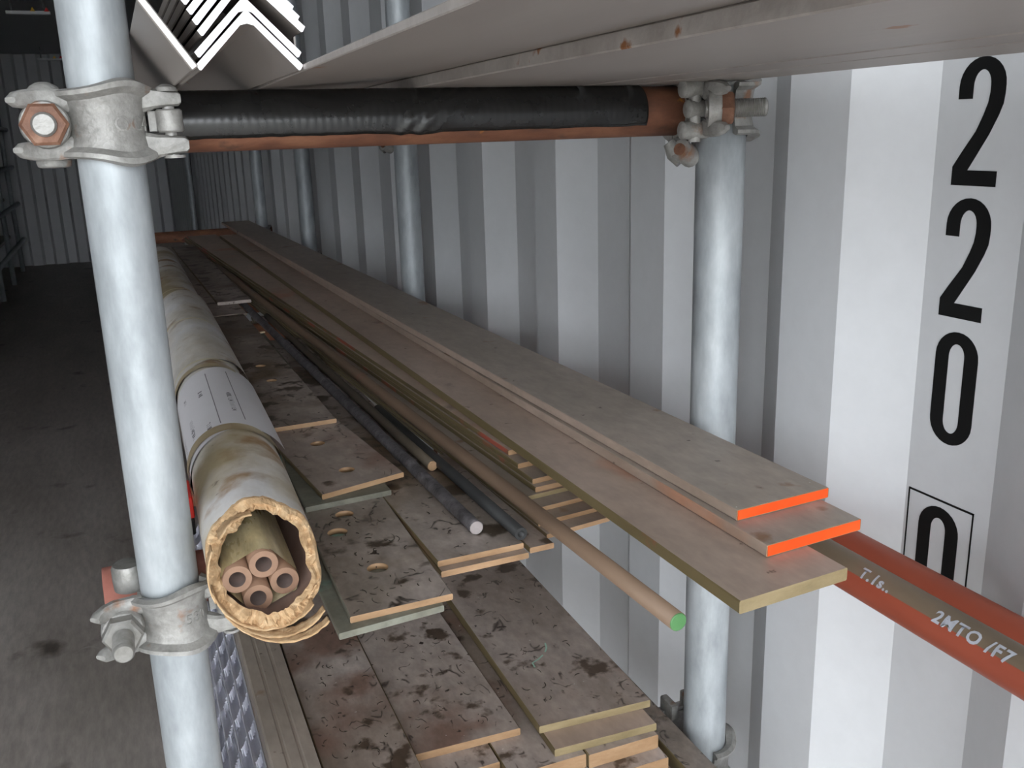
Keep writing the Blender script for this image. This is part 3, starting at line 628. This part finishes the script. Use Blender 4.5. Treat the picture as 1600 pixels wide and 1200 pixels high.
# red-painted bars towards the camera
def painted_bar(label, x, z, r, y0, length, strip):
    e = empty('painted_round_bar', (x, y0, z + H)); tag(e, label, 'metal rod', 'red-painted round bars')
    bm = bmesh.new(); n = 40; rows = []
    for i in range(31):
        y = length * i / 30; rows.append([bm.verts.new((r * math.sin(2 * math.pi * k / n), y, r * math.cos(2 * math.pi * k / n))) for k in range(n)])
    for A, B in zip(rows, rows[1:]):
        for k in range(n):
            f = bm.faces.new((A[k], A[(k + 1) % n], B[(k + 1) % n], B[k])); f.smooth = True
            a = (k + 0.5) / n * 360; a = a - 360 if a > 180 else a
            if strip[0] < a < strip[1]: f.material_index = 1
    bm.faces.new(rows[0]); bm.faces.new(rows[-1])
    finish('bar', bm, ['redoxide', 'bare'], parent=e)
    return e
RB = 0.0158
pb = painted_bar('red-painted round bar with chalk writing on a worn brown strip', 0.5115, ZM + RB, RB, 0.16, 3.0, (-55, 70))
painted_bar('plain red-painted round bar between the writing bar and numbered wall', 0.5985, -0.3890, 0.0150, 0.13, 2.4, (500, 501))
def chalk(txt, y, ang, size, parent, rr, shear=0.0):
    cu_ = bpy.data.curves.new('t', 'FONT'); cu_.body = txt; cu_.size = size; cu_.offset = 0.0004; cu_.shear = shear; cu_.resolution_u = 3; cu_.space_character = 1.15
    to_ = bpy.data.objects.new('t', cu_); COL.objects.link(to_)
    dg = bpy.context.evaluated_depsgraph_get(); dg.update()
    me = bpy.data.meshes.new_from_object(to_.evaluated_get(dg)); bpy.data.objects.remove(to_, do_unlink=True)
    bm = bmesh.new(); bm.from_mesh(me)
    bmesh.ops.subdivide_edges(bm, edges=[e for e in bm.edges if e.calc_length() > 0.003], cuts=2)
    for v in bm.verts:
        a = math.radians(ang) + v.co.y / rr; l = v.co.x; jr = 0.0004 * mnoise.noise((l * 400, v.co.y * 400, 0))
        v.co = Vector(((rr + 0.00035) * math.sin(a), y - l + jr, (rr + 0.00035) * math.cos(a)))
    return finish('chalk_writing', bm, 'chalk', parent=parent)
chalk("T.1s..", 0.518 - 0.16, -54, 0.0125, pb, RB)
chalk('2MTO /F7', 0.444 - 0.16, -58, 0.0135, pb, RB)

# ------------------------------------------------------------------ paper roll with copper pipes
RO, RI = 0.0440, 0.0382
roll = empty('paper_roll', (0.0690, 0.0, H - 0.3270)); tag(roll, 'big torn paper and cardboard tube wrapped round copper pipes', 'cardboard tube')
def axis_x(y): return 0.020 * (1 - math.exp(-(y - 0.66) / 0.5))
Y0 = 0.665; Y1 = 2.75
bm = bmesh.new(); n = 120; ys = [0, 0.004, 0.012, 0.03, 0.06] + [0.1 + 0.06 * i for i in range(34)]
front = []
for k in range(n):
    a = 2 * math.pi * k / n                                             # 0 = top, 90 = right (+x)
    rag = 0.006 * mnoise.noise((math.cos(a) * 2.2, math.sin(a) * 2.2, 4)) + 0.0035 * mnoise.noise((math.cos(a) * 7, math.sin(a) * 7, 1)) + 0.002 * mnoise.noise((math.cos(a) * 22, math.sin(a) * 22, 2))
    front.append(0.708 + 0.030 * math.cos(a) - 0.006 * math.sin(a) + rag)      # the top is torn further back
outer = []; inner = []
for j, dy in enumerate(ys):
    ro = []; ri = []
    for k in range(n):
        a = 2 * math.pi * k / n; y = min(Y1, front[k] + dy)
        hexy = 1 + 0.028 * math.cos(6 * a + 0.4) * math.exp(-dy / 0.05)
        r1 = RO * hexy * (1 + 0.012 * mnoise.noise((math.cos(a) * 1.6, math.sin(a) * 1.6, y * 7))) + 0.0005 * mnoise.noise((a * 6, y * 60, 0))
        th = 0.0052 + (0.0044 + 0.0060 * math.exp(-((math.degrees(a) - 325) / 24) ** 2) + 0.0050 * math.exp(-((math.degrees(a) - 185) / 45) ** 2)) * math.exp(-dy / 0.014) + 0.0026 * mnoise.noise((math.cos(a) * 5, math.sin(a) * 5, 9 + dy * 40))
        if dy == 0: r1 -= 0.0008
        ro.append(bm.verts.new((axis_x(y) + r1 * math.sin(a), y, r1 * math.cos(a)))); r2 = r1 - th - (0.0006 if dy else 0)
        ri.append(bm.verts.new((axis_x(y) + r2 * math.sin(a), y + (0.0015 * mnoise.noise((a * 9, 3, 0)) if dy == 0 else 0), r2 * math.cos(a))))
    outer.append(ro); inner.append(ri)
for j in range(len(ys) - 1):
    for k in range(n):
        f = bm.faces.new((outer[j][k], outer[j][(k + 1) % n], outer[j + 1][(k + 1) % n], outer[j + 1][k])); f.smooth = True; f.material_index = 0
        torn_depth = 0.006 + 0.010 * mnoise.noise((math.cos(k / n * 6.283) * 3, math.sin(k / n * 6.283) * 3, 7))
        if ys[j + 1] <= max(0.004, torn_depth): f.material_index = 1
        f = bm.faces.new((inner[j][k], inner[j][(k + 1) % n], inner[j + 1][(k + 1) % n], inner[j + 1][k])); f.smooth = True; f.material_index = 2 if j > 0 else 1
lips = [outer[0]]
for q in (0.25, 0.5, 0.75):                                             # frayed end face
    lips.append([bm.verts.new(outer[0][k].co.lerp(inner[0][k].co, q) + Vector((0, -0.0035 + 0.005 * mnoise.noise((k * 0.55, q * 5, 3)) + 0.003 * mnoise.noise((k * 0.16, q * 3, 8)), 0))) for k in range(n)])
lips.append(inner[0])
for A, B in zip(lips, lips[1:]):
    for k in range(n): f = bm.faces.new((A[k], A[(k + 1) % n], B[(k + 1) % n], B[k])); f.material_index = 1
for k in range(n):
    f = bm.faces.new((outer[-1][k], outer[-1][(k + 1) % n], inner[-1][(k + 1) % n], inner[-1][k])); f.material_index = 2
finish('paper_tube', bm, ['paper', 'torn', 'card'], parent=roll)
# frayed paper tongues at the bottom of the mouth
def tongue(a0, a1, ya, yb, wd, ra, rb, seed):
    """torn ply peeled off the lip: runs round the mouth and forward, narrowing to a ragged tip"""
    bm = bmesh.new(); n_, nw = 40, 5; rows = []
    for i in range(n_ + 1):
        t = i / n_; a = math.radians(a0 + (a1 - a0) * t); r_ = ra + (rb - ra) * t * t; yc = ya + (yb - ya) * math.sin(t * 1.45)
        w_ = wd * (1 - 0.55 * t) * (1 + 0.3 * mnoise.noise((t * 8, seed, 0)) + 0.25 * mnoise.noise((t * 30, seed, 5)))
        rows.append([bm.verts.new((axis_x(0.66) + r_ * math.sin(a), yc + w_ * (j / nw - 0.15) + 0.0008 * mnoise.noise((t * 40, j, seed)), r_ * math.cos(a) + 0.0010 * mnoise.noise((t * 14, j * 0.6, seed)))) for j in range(nw + 1)])
    for A, B in zip(rows, rows[1:]):
        for j in range(nw): f = bm.faces.new((A[j], A[j + 1], B[j + 1], B[j])); f.smooth = True
    o = finish('paper_flap', bm, 'torn', parent=roll, smooth=True)
    md = o.modifiers.new('thickness', 'SOLIDIFY'); md.thickness = 0.0012
tongue(258, 128, 0.690, 0.672, 0.024, 0.0410, 0.0415, 2)
tongue(232, 122, 0.686, 0.655, 0.020, 0.0425, 0.0450, 5)
tongue(222, 126, 0.682, 0.646, 0.018, 0.0432, 0.0485, 8)
tongue(205, 112, 0.694, 0.684, 0.018, 0.0385, 0.0410, 13)
tongue(310, 358, 0.712, 0.728, 0.022, 0.0390, 0.0350, 17)
tongue(300, 246, 0.702, 0.690, 0.014, 0.0410, 0.0412, 29)
# strapping and paper edges round the roll
for y, t, m, bw in ((0.925, 0.0019, 'stain', 0.022), (1.215, 0.0019, 'stain', 0.018), (1.255, 0.0022, 'twine', 0.004), (1.57, 0.0024, 'twine', 0.005), (1.92, 0.0012, 'twine', 0.005)):
    bm = bmesh.new(); rows = []
    for k in range(73):
        a = 2 * math.pi * k / 72; ww = y + 0.012 * math.cos(a * 1 + 1)
        rows.append([bm.verts.new((axis_x(y) + (RO * 1.012 + t) * math.sin(a), ww + d, (RO * 1.012 + t) * math.cos(a))) for d in (0, bw)])
    for A, B in zip(rows, rows[1:]): f = bm.faces.new((A[0], A[1], B[1], B[0])); f.smooth = True
    finish('strap', bm, m, parent=roll, smooth=True)
# overlapping outer sheet whose edge lifts off the roll, and the printed label
def sheet(nm, a0, a1, ya, yb, lift, m, off, edge=0.0):
    bm = bmesh.new(); rows = []
    for i in range(33):
        t = i / 32; a = math.radians(a0 + (a1 - a0) * t); row = []
        for j in range(13):
            q = j / 12; y = ya + (yb - ya) * q + edge * math.sin(a)
            r_ = RO * 1.012 + off + lift * max(0, t - 0.72) ** 2 * 8
            row.append(bm.verts.new((axis_x(y) + r_ * math.sin(a), y, r_ * math.cos(a))))
        rows.append(row)
    for A, B in zip(rows, rows[1:]):
        for j in range(12): f = bm.faces.new((A[j], A[j + 1], B[j + 1], B[j])); f.smooth = True
    o = finish(nm, bm, m, parent=roll, smooth=True); return o
sheet('outer_sheet', -150, 92, 1.26, 1.90, 0.012, 'paper', 0.0016, 0.03)
lab = sheet('address_label', -118, 78, 0.935, 1.215, 0.010, 'label', 0.0012, 0.014); lab['label'] = 'white printed label with faded lines'
def ink(marks):
    bm = bmesh.new()
    for (a0, a1, y0, y1) in marks:
        R_ = RO * 1.012 + 0.0016; rows = []
        for i in range(5):
            a = math.radians(a0 + (a1 - a0) * i / 4)
            rows.append([bm.verts.new((axis_x(y) + R_ * math.sin(a), y + 0.014 * math.sin(a), R_ * math.cos(a))) for y in (y0, y1)])
        for A, B in zip(rows, rows[1:]): bm.faces.new((A[0], A[1], B[1], B[0]))
    p = finish('faded_print', bm, 'ink', parent=lab); return p
marks = []
for a in (-12, 20, 44): marks.append((a, a + 1.2, 0.965, 1.19))
for (a, y0, cnt) in ((8, 1.00, 14), (-30, 0.96, 5), (-30, 1.10, 4), (-55, 0.985, 12), (-80, 0.965, 14), (-58, 1.13, 4)):
    for q in range(cnt):
        yy = y0 + q * 0.0058
        marks.append((a, a + random.uniform(5, 7.5), yy, yy + 0.0011)); 
        if random.random() < 0.6: marks.append((a + random.choice((0, 5)), a + random.choice((1.2, 6.4)), yy, yy + 0.0042))
ink(marks)
# copper pipes in yellowed film
pc = [(0.0490, -0.3330, 'left-hand'), (0.0850, -0.3430, 'side'), (0.0700, -0.3245, 'top'), (0.0632, -0.3525, 'bottom')]
pl = ['copper pipe in the roll resting against the post-side wall of the tube', 'copper pipe in the roll beside the drilled plates', 'copper pipe lying highest in the paper roll', 'copper pipe lying lowest in the paper roll']
RP = 0.0112
for (x, z, _), lb in zip(pc, pl):
    bm = bmesh.new(); pipe(bm, (0, 0, 0), (0, 1.9, 0), RP, 0.0064, 28, mi_in=1)
    tag(finish('copper_pipe', bm, ['copper', 'copperin'], loc=(x, 0.700 + 0.003 * math.sin(x * 900), z + H), rot=(0, 0, -0.010)), lb, 'pipe', 'copper pipes inside the roll')
# hull-shaped film sleeve over the bundle
def hull(pts, r):
    out = []
    for k in range(72):
        a = 2 * math.pi * k / 72; d = Vector((math.cos(a), math.sin(a)))
        best = max(pts, key=lambda p: p[0] * d.x + p[1] * d.y)
        out.append((best[0] + r * d.x, best[1] + r * d.y))
    return out
hp = hull([(x, z) for x, z, _ in pc], RP + 0.0008); bm = bmesh.new(); rows = []
for i in range(26):
    y = 0.704 + (0.0 if i == 0 else 0.03 * i * 1.2); rows.append([bm.verts.new((x + 0.010 * (y - 0.7) + 0.0006 * mnoise.noise((x * 300, y * 40, z * 300)), y + (0.004 * mnoise.noise((x * 200, z * 200, 5)) if i == 0 else 0), z + H + 0.0006 * mnoise.noise((x * 300, y * 40, z * 200)))) for x, z in hp])
for A, B in zip(rows, rows[1:]):
    for k in range(72): f = bm.faces.new((A[k], A[(k + 1) % 72], B[(k + 1) % 72], B[k])); f.smooth = True
fo = finish('film_sleeve', bm, 'film', smooth=True); tag(fo, 'crinkled yellowed film round the copper pipes in the roll', 'packaging')

# red-ended black box section tucked between post and roll
bs = empty('box_section', (0.004, 0.895, H + ZM + 0.0005)); tag(bs, 'black box section with a red end tucked behind the aisle post', 'steel bar')
bm = bmesh.new(); bx(bm, 0, 0.026, 0, 1.6, 0, 0.018); bev(bm, 0.0015); finish('section', bm, 'darkbox', parent=bs)
bm = bmesh.new(); bx(bm, -0.0006, 0.0266, -0.001, 0.05, 0.018, 0.040); bev(bm, 0.001); finish('red_cap', bm, 'red', parent=bs)

# small litter on the middle shelf
tag((lambda b_: finish('wood_chip', (bx(b_, -0.006, 0.006, -0.003, 0.003, 0, 0.0025), bev(b_, 0.0006), b_)[2], 'cream', loc=(0.212, 1.72, H + zW + 0.0145), rot=(0, 0, 0.3)))(bmesh.new()), 'pale wood chip lying on the plates far along the roll', 'debris')

# ------------------------------------------------------------------ lower shelf
ZL = BZ['lower'] + RT           # -0.6959
G_L = 'bronze plates on the lowest shelf'
lrp = plate('bronze_plate', 'broad dirty bronze plate with pale green scratches on the lowest shelf', 'metal plate', 0.3465, 0.803, -0.6200, 0.1325, 0.0088, 2.6, 0.016, ('plateD', 'side', 'cutolive'), skew=-0.006, group=G_L)
plate('bronze_plate', 'bronze plate directly beneath the green-scratched plate', 'metal plate', 0.3500, 0.772, -0.6291, 0.120, 0.0089, 2.6, 0.012, ('plateP', 'side', 'cutolive'), skew=-0.004, group=G_L)
plate('bronze_block', 'thick bronze bar with a pale sawn end, upper of the wall-side pair', 'metal plate', 0.3840, 0.760, -0.6383, 0.084, 0.0165, 2.4, 0.006, ('plateD', 'side', 'cut'), group=G_L)
plate('bronze_block', 'thick bronze bar with a pale sawn end, lower of the wall-side pair', 'metal plate', 0.3860, 0.742, -0.6551, 0.084, 0.0180, 2.4, 0.006, ('plateD', 'side', 'cut'), group=G_L)
plate('bronze_block', 'thick bronze bar next to the pale-ended pair', 'metal plate', 0.2960, 0.764, -0.6383, 0.0865, 0.0165, 2.4, 0.006, ('plateD', 'side', 'cut'), group=G_L)
plate('bronze_block', 'thick bronze bar beneath the bar next to the pale-ended pair', 'metal plate', 0.2980, 0.748, -0.6551, 0.0865, 0.0180, 2.4, 0.006, ('plateD', 'side', 'cut'), group=G_L)
plate('bronze_plate', 'wide bronze base plate under the thick bars', 'metal plate', 0.2960, 0.70, -0.6733, 0.18, 0.0222, 2.4, 0.004, ('plateD', 'side', 'cut'), group=G_L)
plate('bronze_plate', 'pinkish bronze plate with curly dark shavings, beside the scratched plate', 'metal plate', 0.2140, 0.826, -0.6292, 0.1180, 0.0088, 2.5, 0.004, ('plateD', 'side', 'cut'), skew=-0.004, group=G_L)
plate('bronze_block', 'thick bronze bar carrying the pinkish plate', 'metal plate', 0.2085, 0.79, -0.6383, 0.0865, 0.0349, 2.4, 0.0, ('plateD', 'side', 'cut'), group=G_L)
plate('bronze_plate', 'bronze base plate under the bar carrying the pinkish plate', 'metal plate', 0.2085, 0.70, -0.6733, 0.0865, 0.0222, 2.4, 0.0, ('plateD', 'side', 'cut'), group=G_L)
plate('bronze_plate', 'mud-streaked bronze plate beside the ribbed bar', 'metal plate', 0.1190, 0.50, -0.6215, 0.0925, 0.0095, 2.8, 0.002, ('plateD', 'side', 'cutolive'), group=G_L)
plate('bronze_block', 'thick bronze bar under the mud-streaked plate', 'metal plate', 0.1200, 0.55, -0.6311, 0.0875, 0.0644, 2.7, 0.0, ('plateD', 'side', 'cut'), group=G_L)
plate('bronze_plate', 'low dusty plate between the bronze stack and wall-side post', 'metal plate', 0.4870, 0.60, -0.6700, 0.032, 0.0255, 2.4, 0.0, ('plateS', 'side', 'cut'), group=G_L)
def stroke(parent, pts, wd, m, nm):
    bm = bmesh.new(); rows = []
    for i, p_ in enumerate(pts):
        p_ = Vector(p_); d = (Vector(pts[min(i + 1, len(pts) - 1)]) - Vector(pts[max(i - 1, 0)])).normalized(); q = Vector((-d.y, d.x, 0)) * wd / 2
        rows.append([bm.verts.new(p_ + q), bm.verts.new(p_ - q)])
    for A_, B_ in zip(rows, rows[1:]): bm.faces.new((A_[0], A_[1], B_[1], B_[0]))
    return finish(nm, bm, m, parent=parent)
MT['mint'] = mat('pale_green_scratch', [(0.3, s(140, 186, 166)), (0.7, s(170, 208, 190))], 80, rough=0.7)
for pts in ([(0.0405, 0.107, 0.0003), (0.0415, 0.117, 0.0003), (0.0520, 0.122, 0.0003), (0.0600, 0.128, 0.0003)], [(0.0650, 0.133, 0.0003), (0.0705, 0.141, 0.0003), (0.0735, 0.152, 0.0003)]):
    stroke(lrp, pts, 0.0020, 'mint', 'green_scratch')
# loose dark shavings scattered over the dirty plates
bm = bmesh.new(); rnd = random.Random(3)
for (x0, x1, y0, y1, zt, cnt) in ((0.122, 0.208, 0.78, 1.12, -0.6215, 90), (0.218, 0.328, 0.84, 1.10, -0.6292, 60), (0.352, 0.474, 0.82, 1.10, -0.6200, 55), (0.134, 0.205, 0.665, 0.86, ZM + 0.0114, 60), (0.225, 0.285, 0.73, 0.90, ZM + 0.0116, 18)):
    for _ in range(cnt):
        cx, cy = rnd.uniform(x0, x1), rnd.uniform(y0, y1)
        if mnoise.noise((cx * 30, cy * 30, 2)) < -0.1: continue
        rr = rnd.uniform(0.0015, 0.0065); a0 = rnd.uniform(0, 6.28); sp = rnd.uniform(0.7, 2.2); th_ = rnd.uniform(0.00025, 0.0005)
        pts = [(cx + rr * math.cos(a0 + sp * q / 4) - rr * math.cos(a0), cy + rr * 1.2 * (math.sin(a0 + sp * q / 4) - math.sin(a0)), zt + H + th_ + 0.0001) for q in range(5)]
        if all(x0 < p_[0] < x1 for p_ in pts): tube(bm, pts, [th_ * 0.5, th_, th_, th_, th_ * 0.5], 5)
MT['swarf'] = mat('dark_shavings', [(0.3, s(40, 34, 26)), (0.7, s(62, 54, 42))], 60, rough=0.7)
sw = finish('metal_shavings', bm, 'swarf'); tag(sw, 'dark curly shavings scattered over the dirty bronze plates', 'debris'); sw['kind'] = 'stuff'
# ribbed bar: a bar with two shallow grooves along its top
bm = bmesh.new(); pr = [(0, 0), (0.046, 0), (0.046, 0.085), (0.0455, 0.087), (0.034, 0.088), (0.0325, 0.0865), (0.0305, 0.0865), (0.029, 0.088), (0.019, 0.0885), (0.0175, 0.087), (0.0155, 0.087), (0.014, 0.0885), (0.002, 0.088), (0, 0.086)]
A = [bm.verts.new((x, 0, z)) for x, z in pr]; B = [bm.verts.new((x, 2.9, z)) for x, z in pr]
for q in range(len(pr)):
    f = bm.faces.new((A[q], A[(q + 1) % len(pr)], B[(q + 1) % len(pr)], B[q])); f.material_index = 0
bm.faces.new(A); bm.faces.new(B)
tag(finish('ribbed_bar', bm, 'plateA', loc=(0.0705, 0.45, H + ZL)), 'tall brown bar with lengthwise ribs beside the galvanised grating', 'metal bar')
# galvanised safety grating: wavy strips meeting in diamonds
gr = empty('safety_grating', (0.024, 0.0, H + ZL + 0.0005)); tag(gr, 'bright galvanised diamond grating between aisle post and ribbed bar', 'grating')
GZ = 0.052
for q in range(4):
    bm = bmesh.new(); x0 = 0.0115 * q; rows = []
    for i in range(301):                                               # louvres: each rises slowly and drops at a slanting lip
        y = 0.60 + 1.0 * i / 300; row = []
        for k in range(7):
            u = k / 6; ph = (y + (0.03 if q % 2 else 0)) / 0.058 - 0.45 * u; fr_ = ph - math.floor(ph)
            row.append(bm.verts.new((x0 + 0.0105 * u, y, GZ - 0.012 + 0.012 * (1 - fr_) ** 1.4 - 0.003 * math.sin(math.pi * u))))
        rows.append(row)
    for A, B in zip(rows, rows[1:]):
        for k in range(6): bm.faces.new((A[k], A[k + 1], B[k + 1], B[k]))
    o = finish('louvre_strip', bm, 'zincsheet', parent=gr); o.modifiers.new('thickness', 'SOLIDIFY').thickness = 0.0012
    bm = bmesh.new(); bx(bm, x0 + 0.0104, x0 + 0.0116, 0.60, 1.60, 0.0, GZ + 0.0014); bev(bm, 0.0003); finish('rib', bm, 'zincsheet', parent=gr)
bm = bmesh.new(); bx(bm, -0.0012, 0.0, 0.60, 1.60, 0.0, GZ + 0.0014); finish('rib', bm, 'zincsheet', parent=gr)
# ------------------------------------------------------------------ far side: dark rack along the other wall and ceiling battens
for i, y in enumerate((4.2, 5.3, 6.4, 7.5, 8.6, 9.7, 10.8, 11.9)):
    bm = bmesh.new(); pipe(bm, (0, 0, 0), (0, 0, 2.2), RT, RT - 0.003, 14)
    tag(finish('scaffold_post', bm, 'galv', loc=(-1.08, y, 0)), 'upright tube of the dark rack along the opposite wall', 'scaffold tube', 'posts of the opposite rack')
for z in (0.35, 0.75, 1.15, 1.55):
    for xx in (-1.03,):
        bm = bmesh.new(); pipe(bm, (0, 0, 0), (0, 8.0, 0), RT, RT - 0.003, 14)
        tag(finish('rack_rail', bm, 'galv', loc=(xx, 4.0, z)), 'long rail of the dark rack along the opposite wall', 'scaffold tube', 'rails of the opposite rack')
for i, z in enumerate((0.4, 0.8, 1.2, 1.6)):
    for k in range(3):
        plate('stored_bar', 'dusty bar stored on the dark rack along the opposite wall', 'steel bar', -1.60 + 0.17 * k, 4.1, z - H + 0.03, 0.13, 0.03, 7.6, 0.0, ('steel', 'steel', 'steel'), group='bars stored on the opposite rack')
for (x, y, nm) in ((-0.39, 7.45, 'nearer'), (-0.445, 11.45, 'farther')):
    e = empty('ceiling_batten', (x, y, H + 0.845)); tag(e, 'white ceiling batten with warning triangles, %s the dark end wall' % ('well short of' if nm == 'nearer' else 'close to'), 'ceiling light')
    bm = bmesh.new(); bx(bm, -0.135, 0.135, -0.03, 0.03, -0.012, 0.010); bev(bm, 0.003); finish('housing', bm, 'batten', parent=e)
    for sx in (-0.1, 0.1):
        bm = bmesh.new(); bx(bm, sx - 0.006, sx + 0.006, -0.006, 0.006, 0.010, 0.126); finish('hanger', bm, 'darkbox', parent=e)
    for (tx, m) in ((0.030, 'yellow'), (0.115 if nm == 'nearer' else 0.09, 'redst')):
        bm = bmesh.new(); A = [bm.verts.new(p) for p in ((tx - 0.016, -0.031, 0.006), (tx + 0.016, -0.031, 0.006), (tx, -0.031, 0.034))]; B = [bm.verts.new((v.co.x, -0.029, v.co.z)) for v in A]
        bm.faces.new(A); bm.faces.new(B)
        for k in range(3): bm.faces.new((A[k], A[(k + 1) % 3], B[(k + 1) % 3], B[k]))
        finish('warning_triangle', bm, m, parent=e)
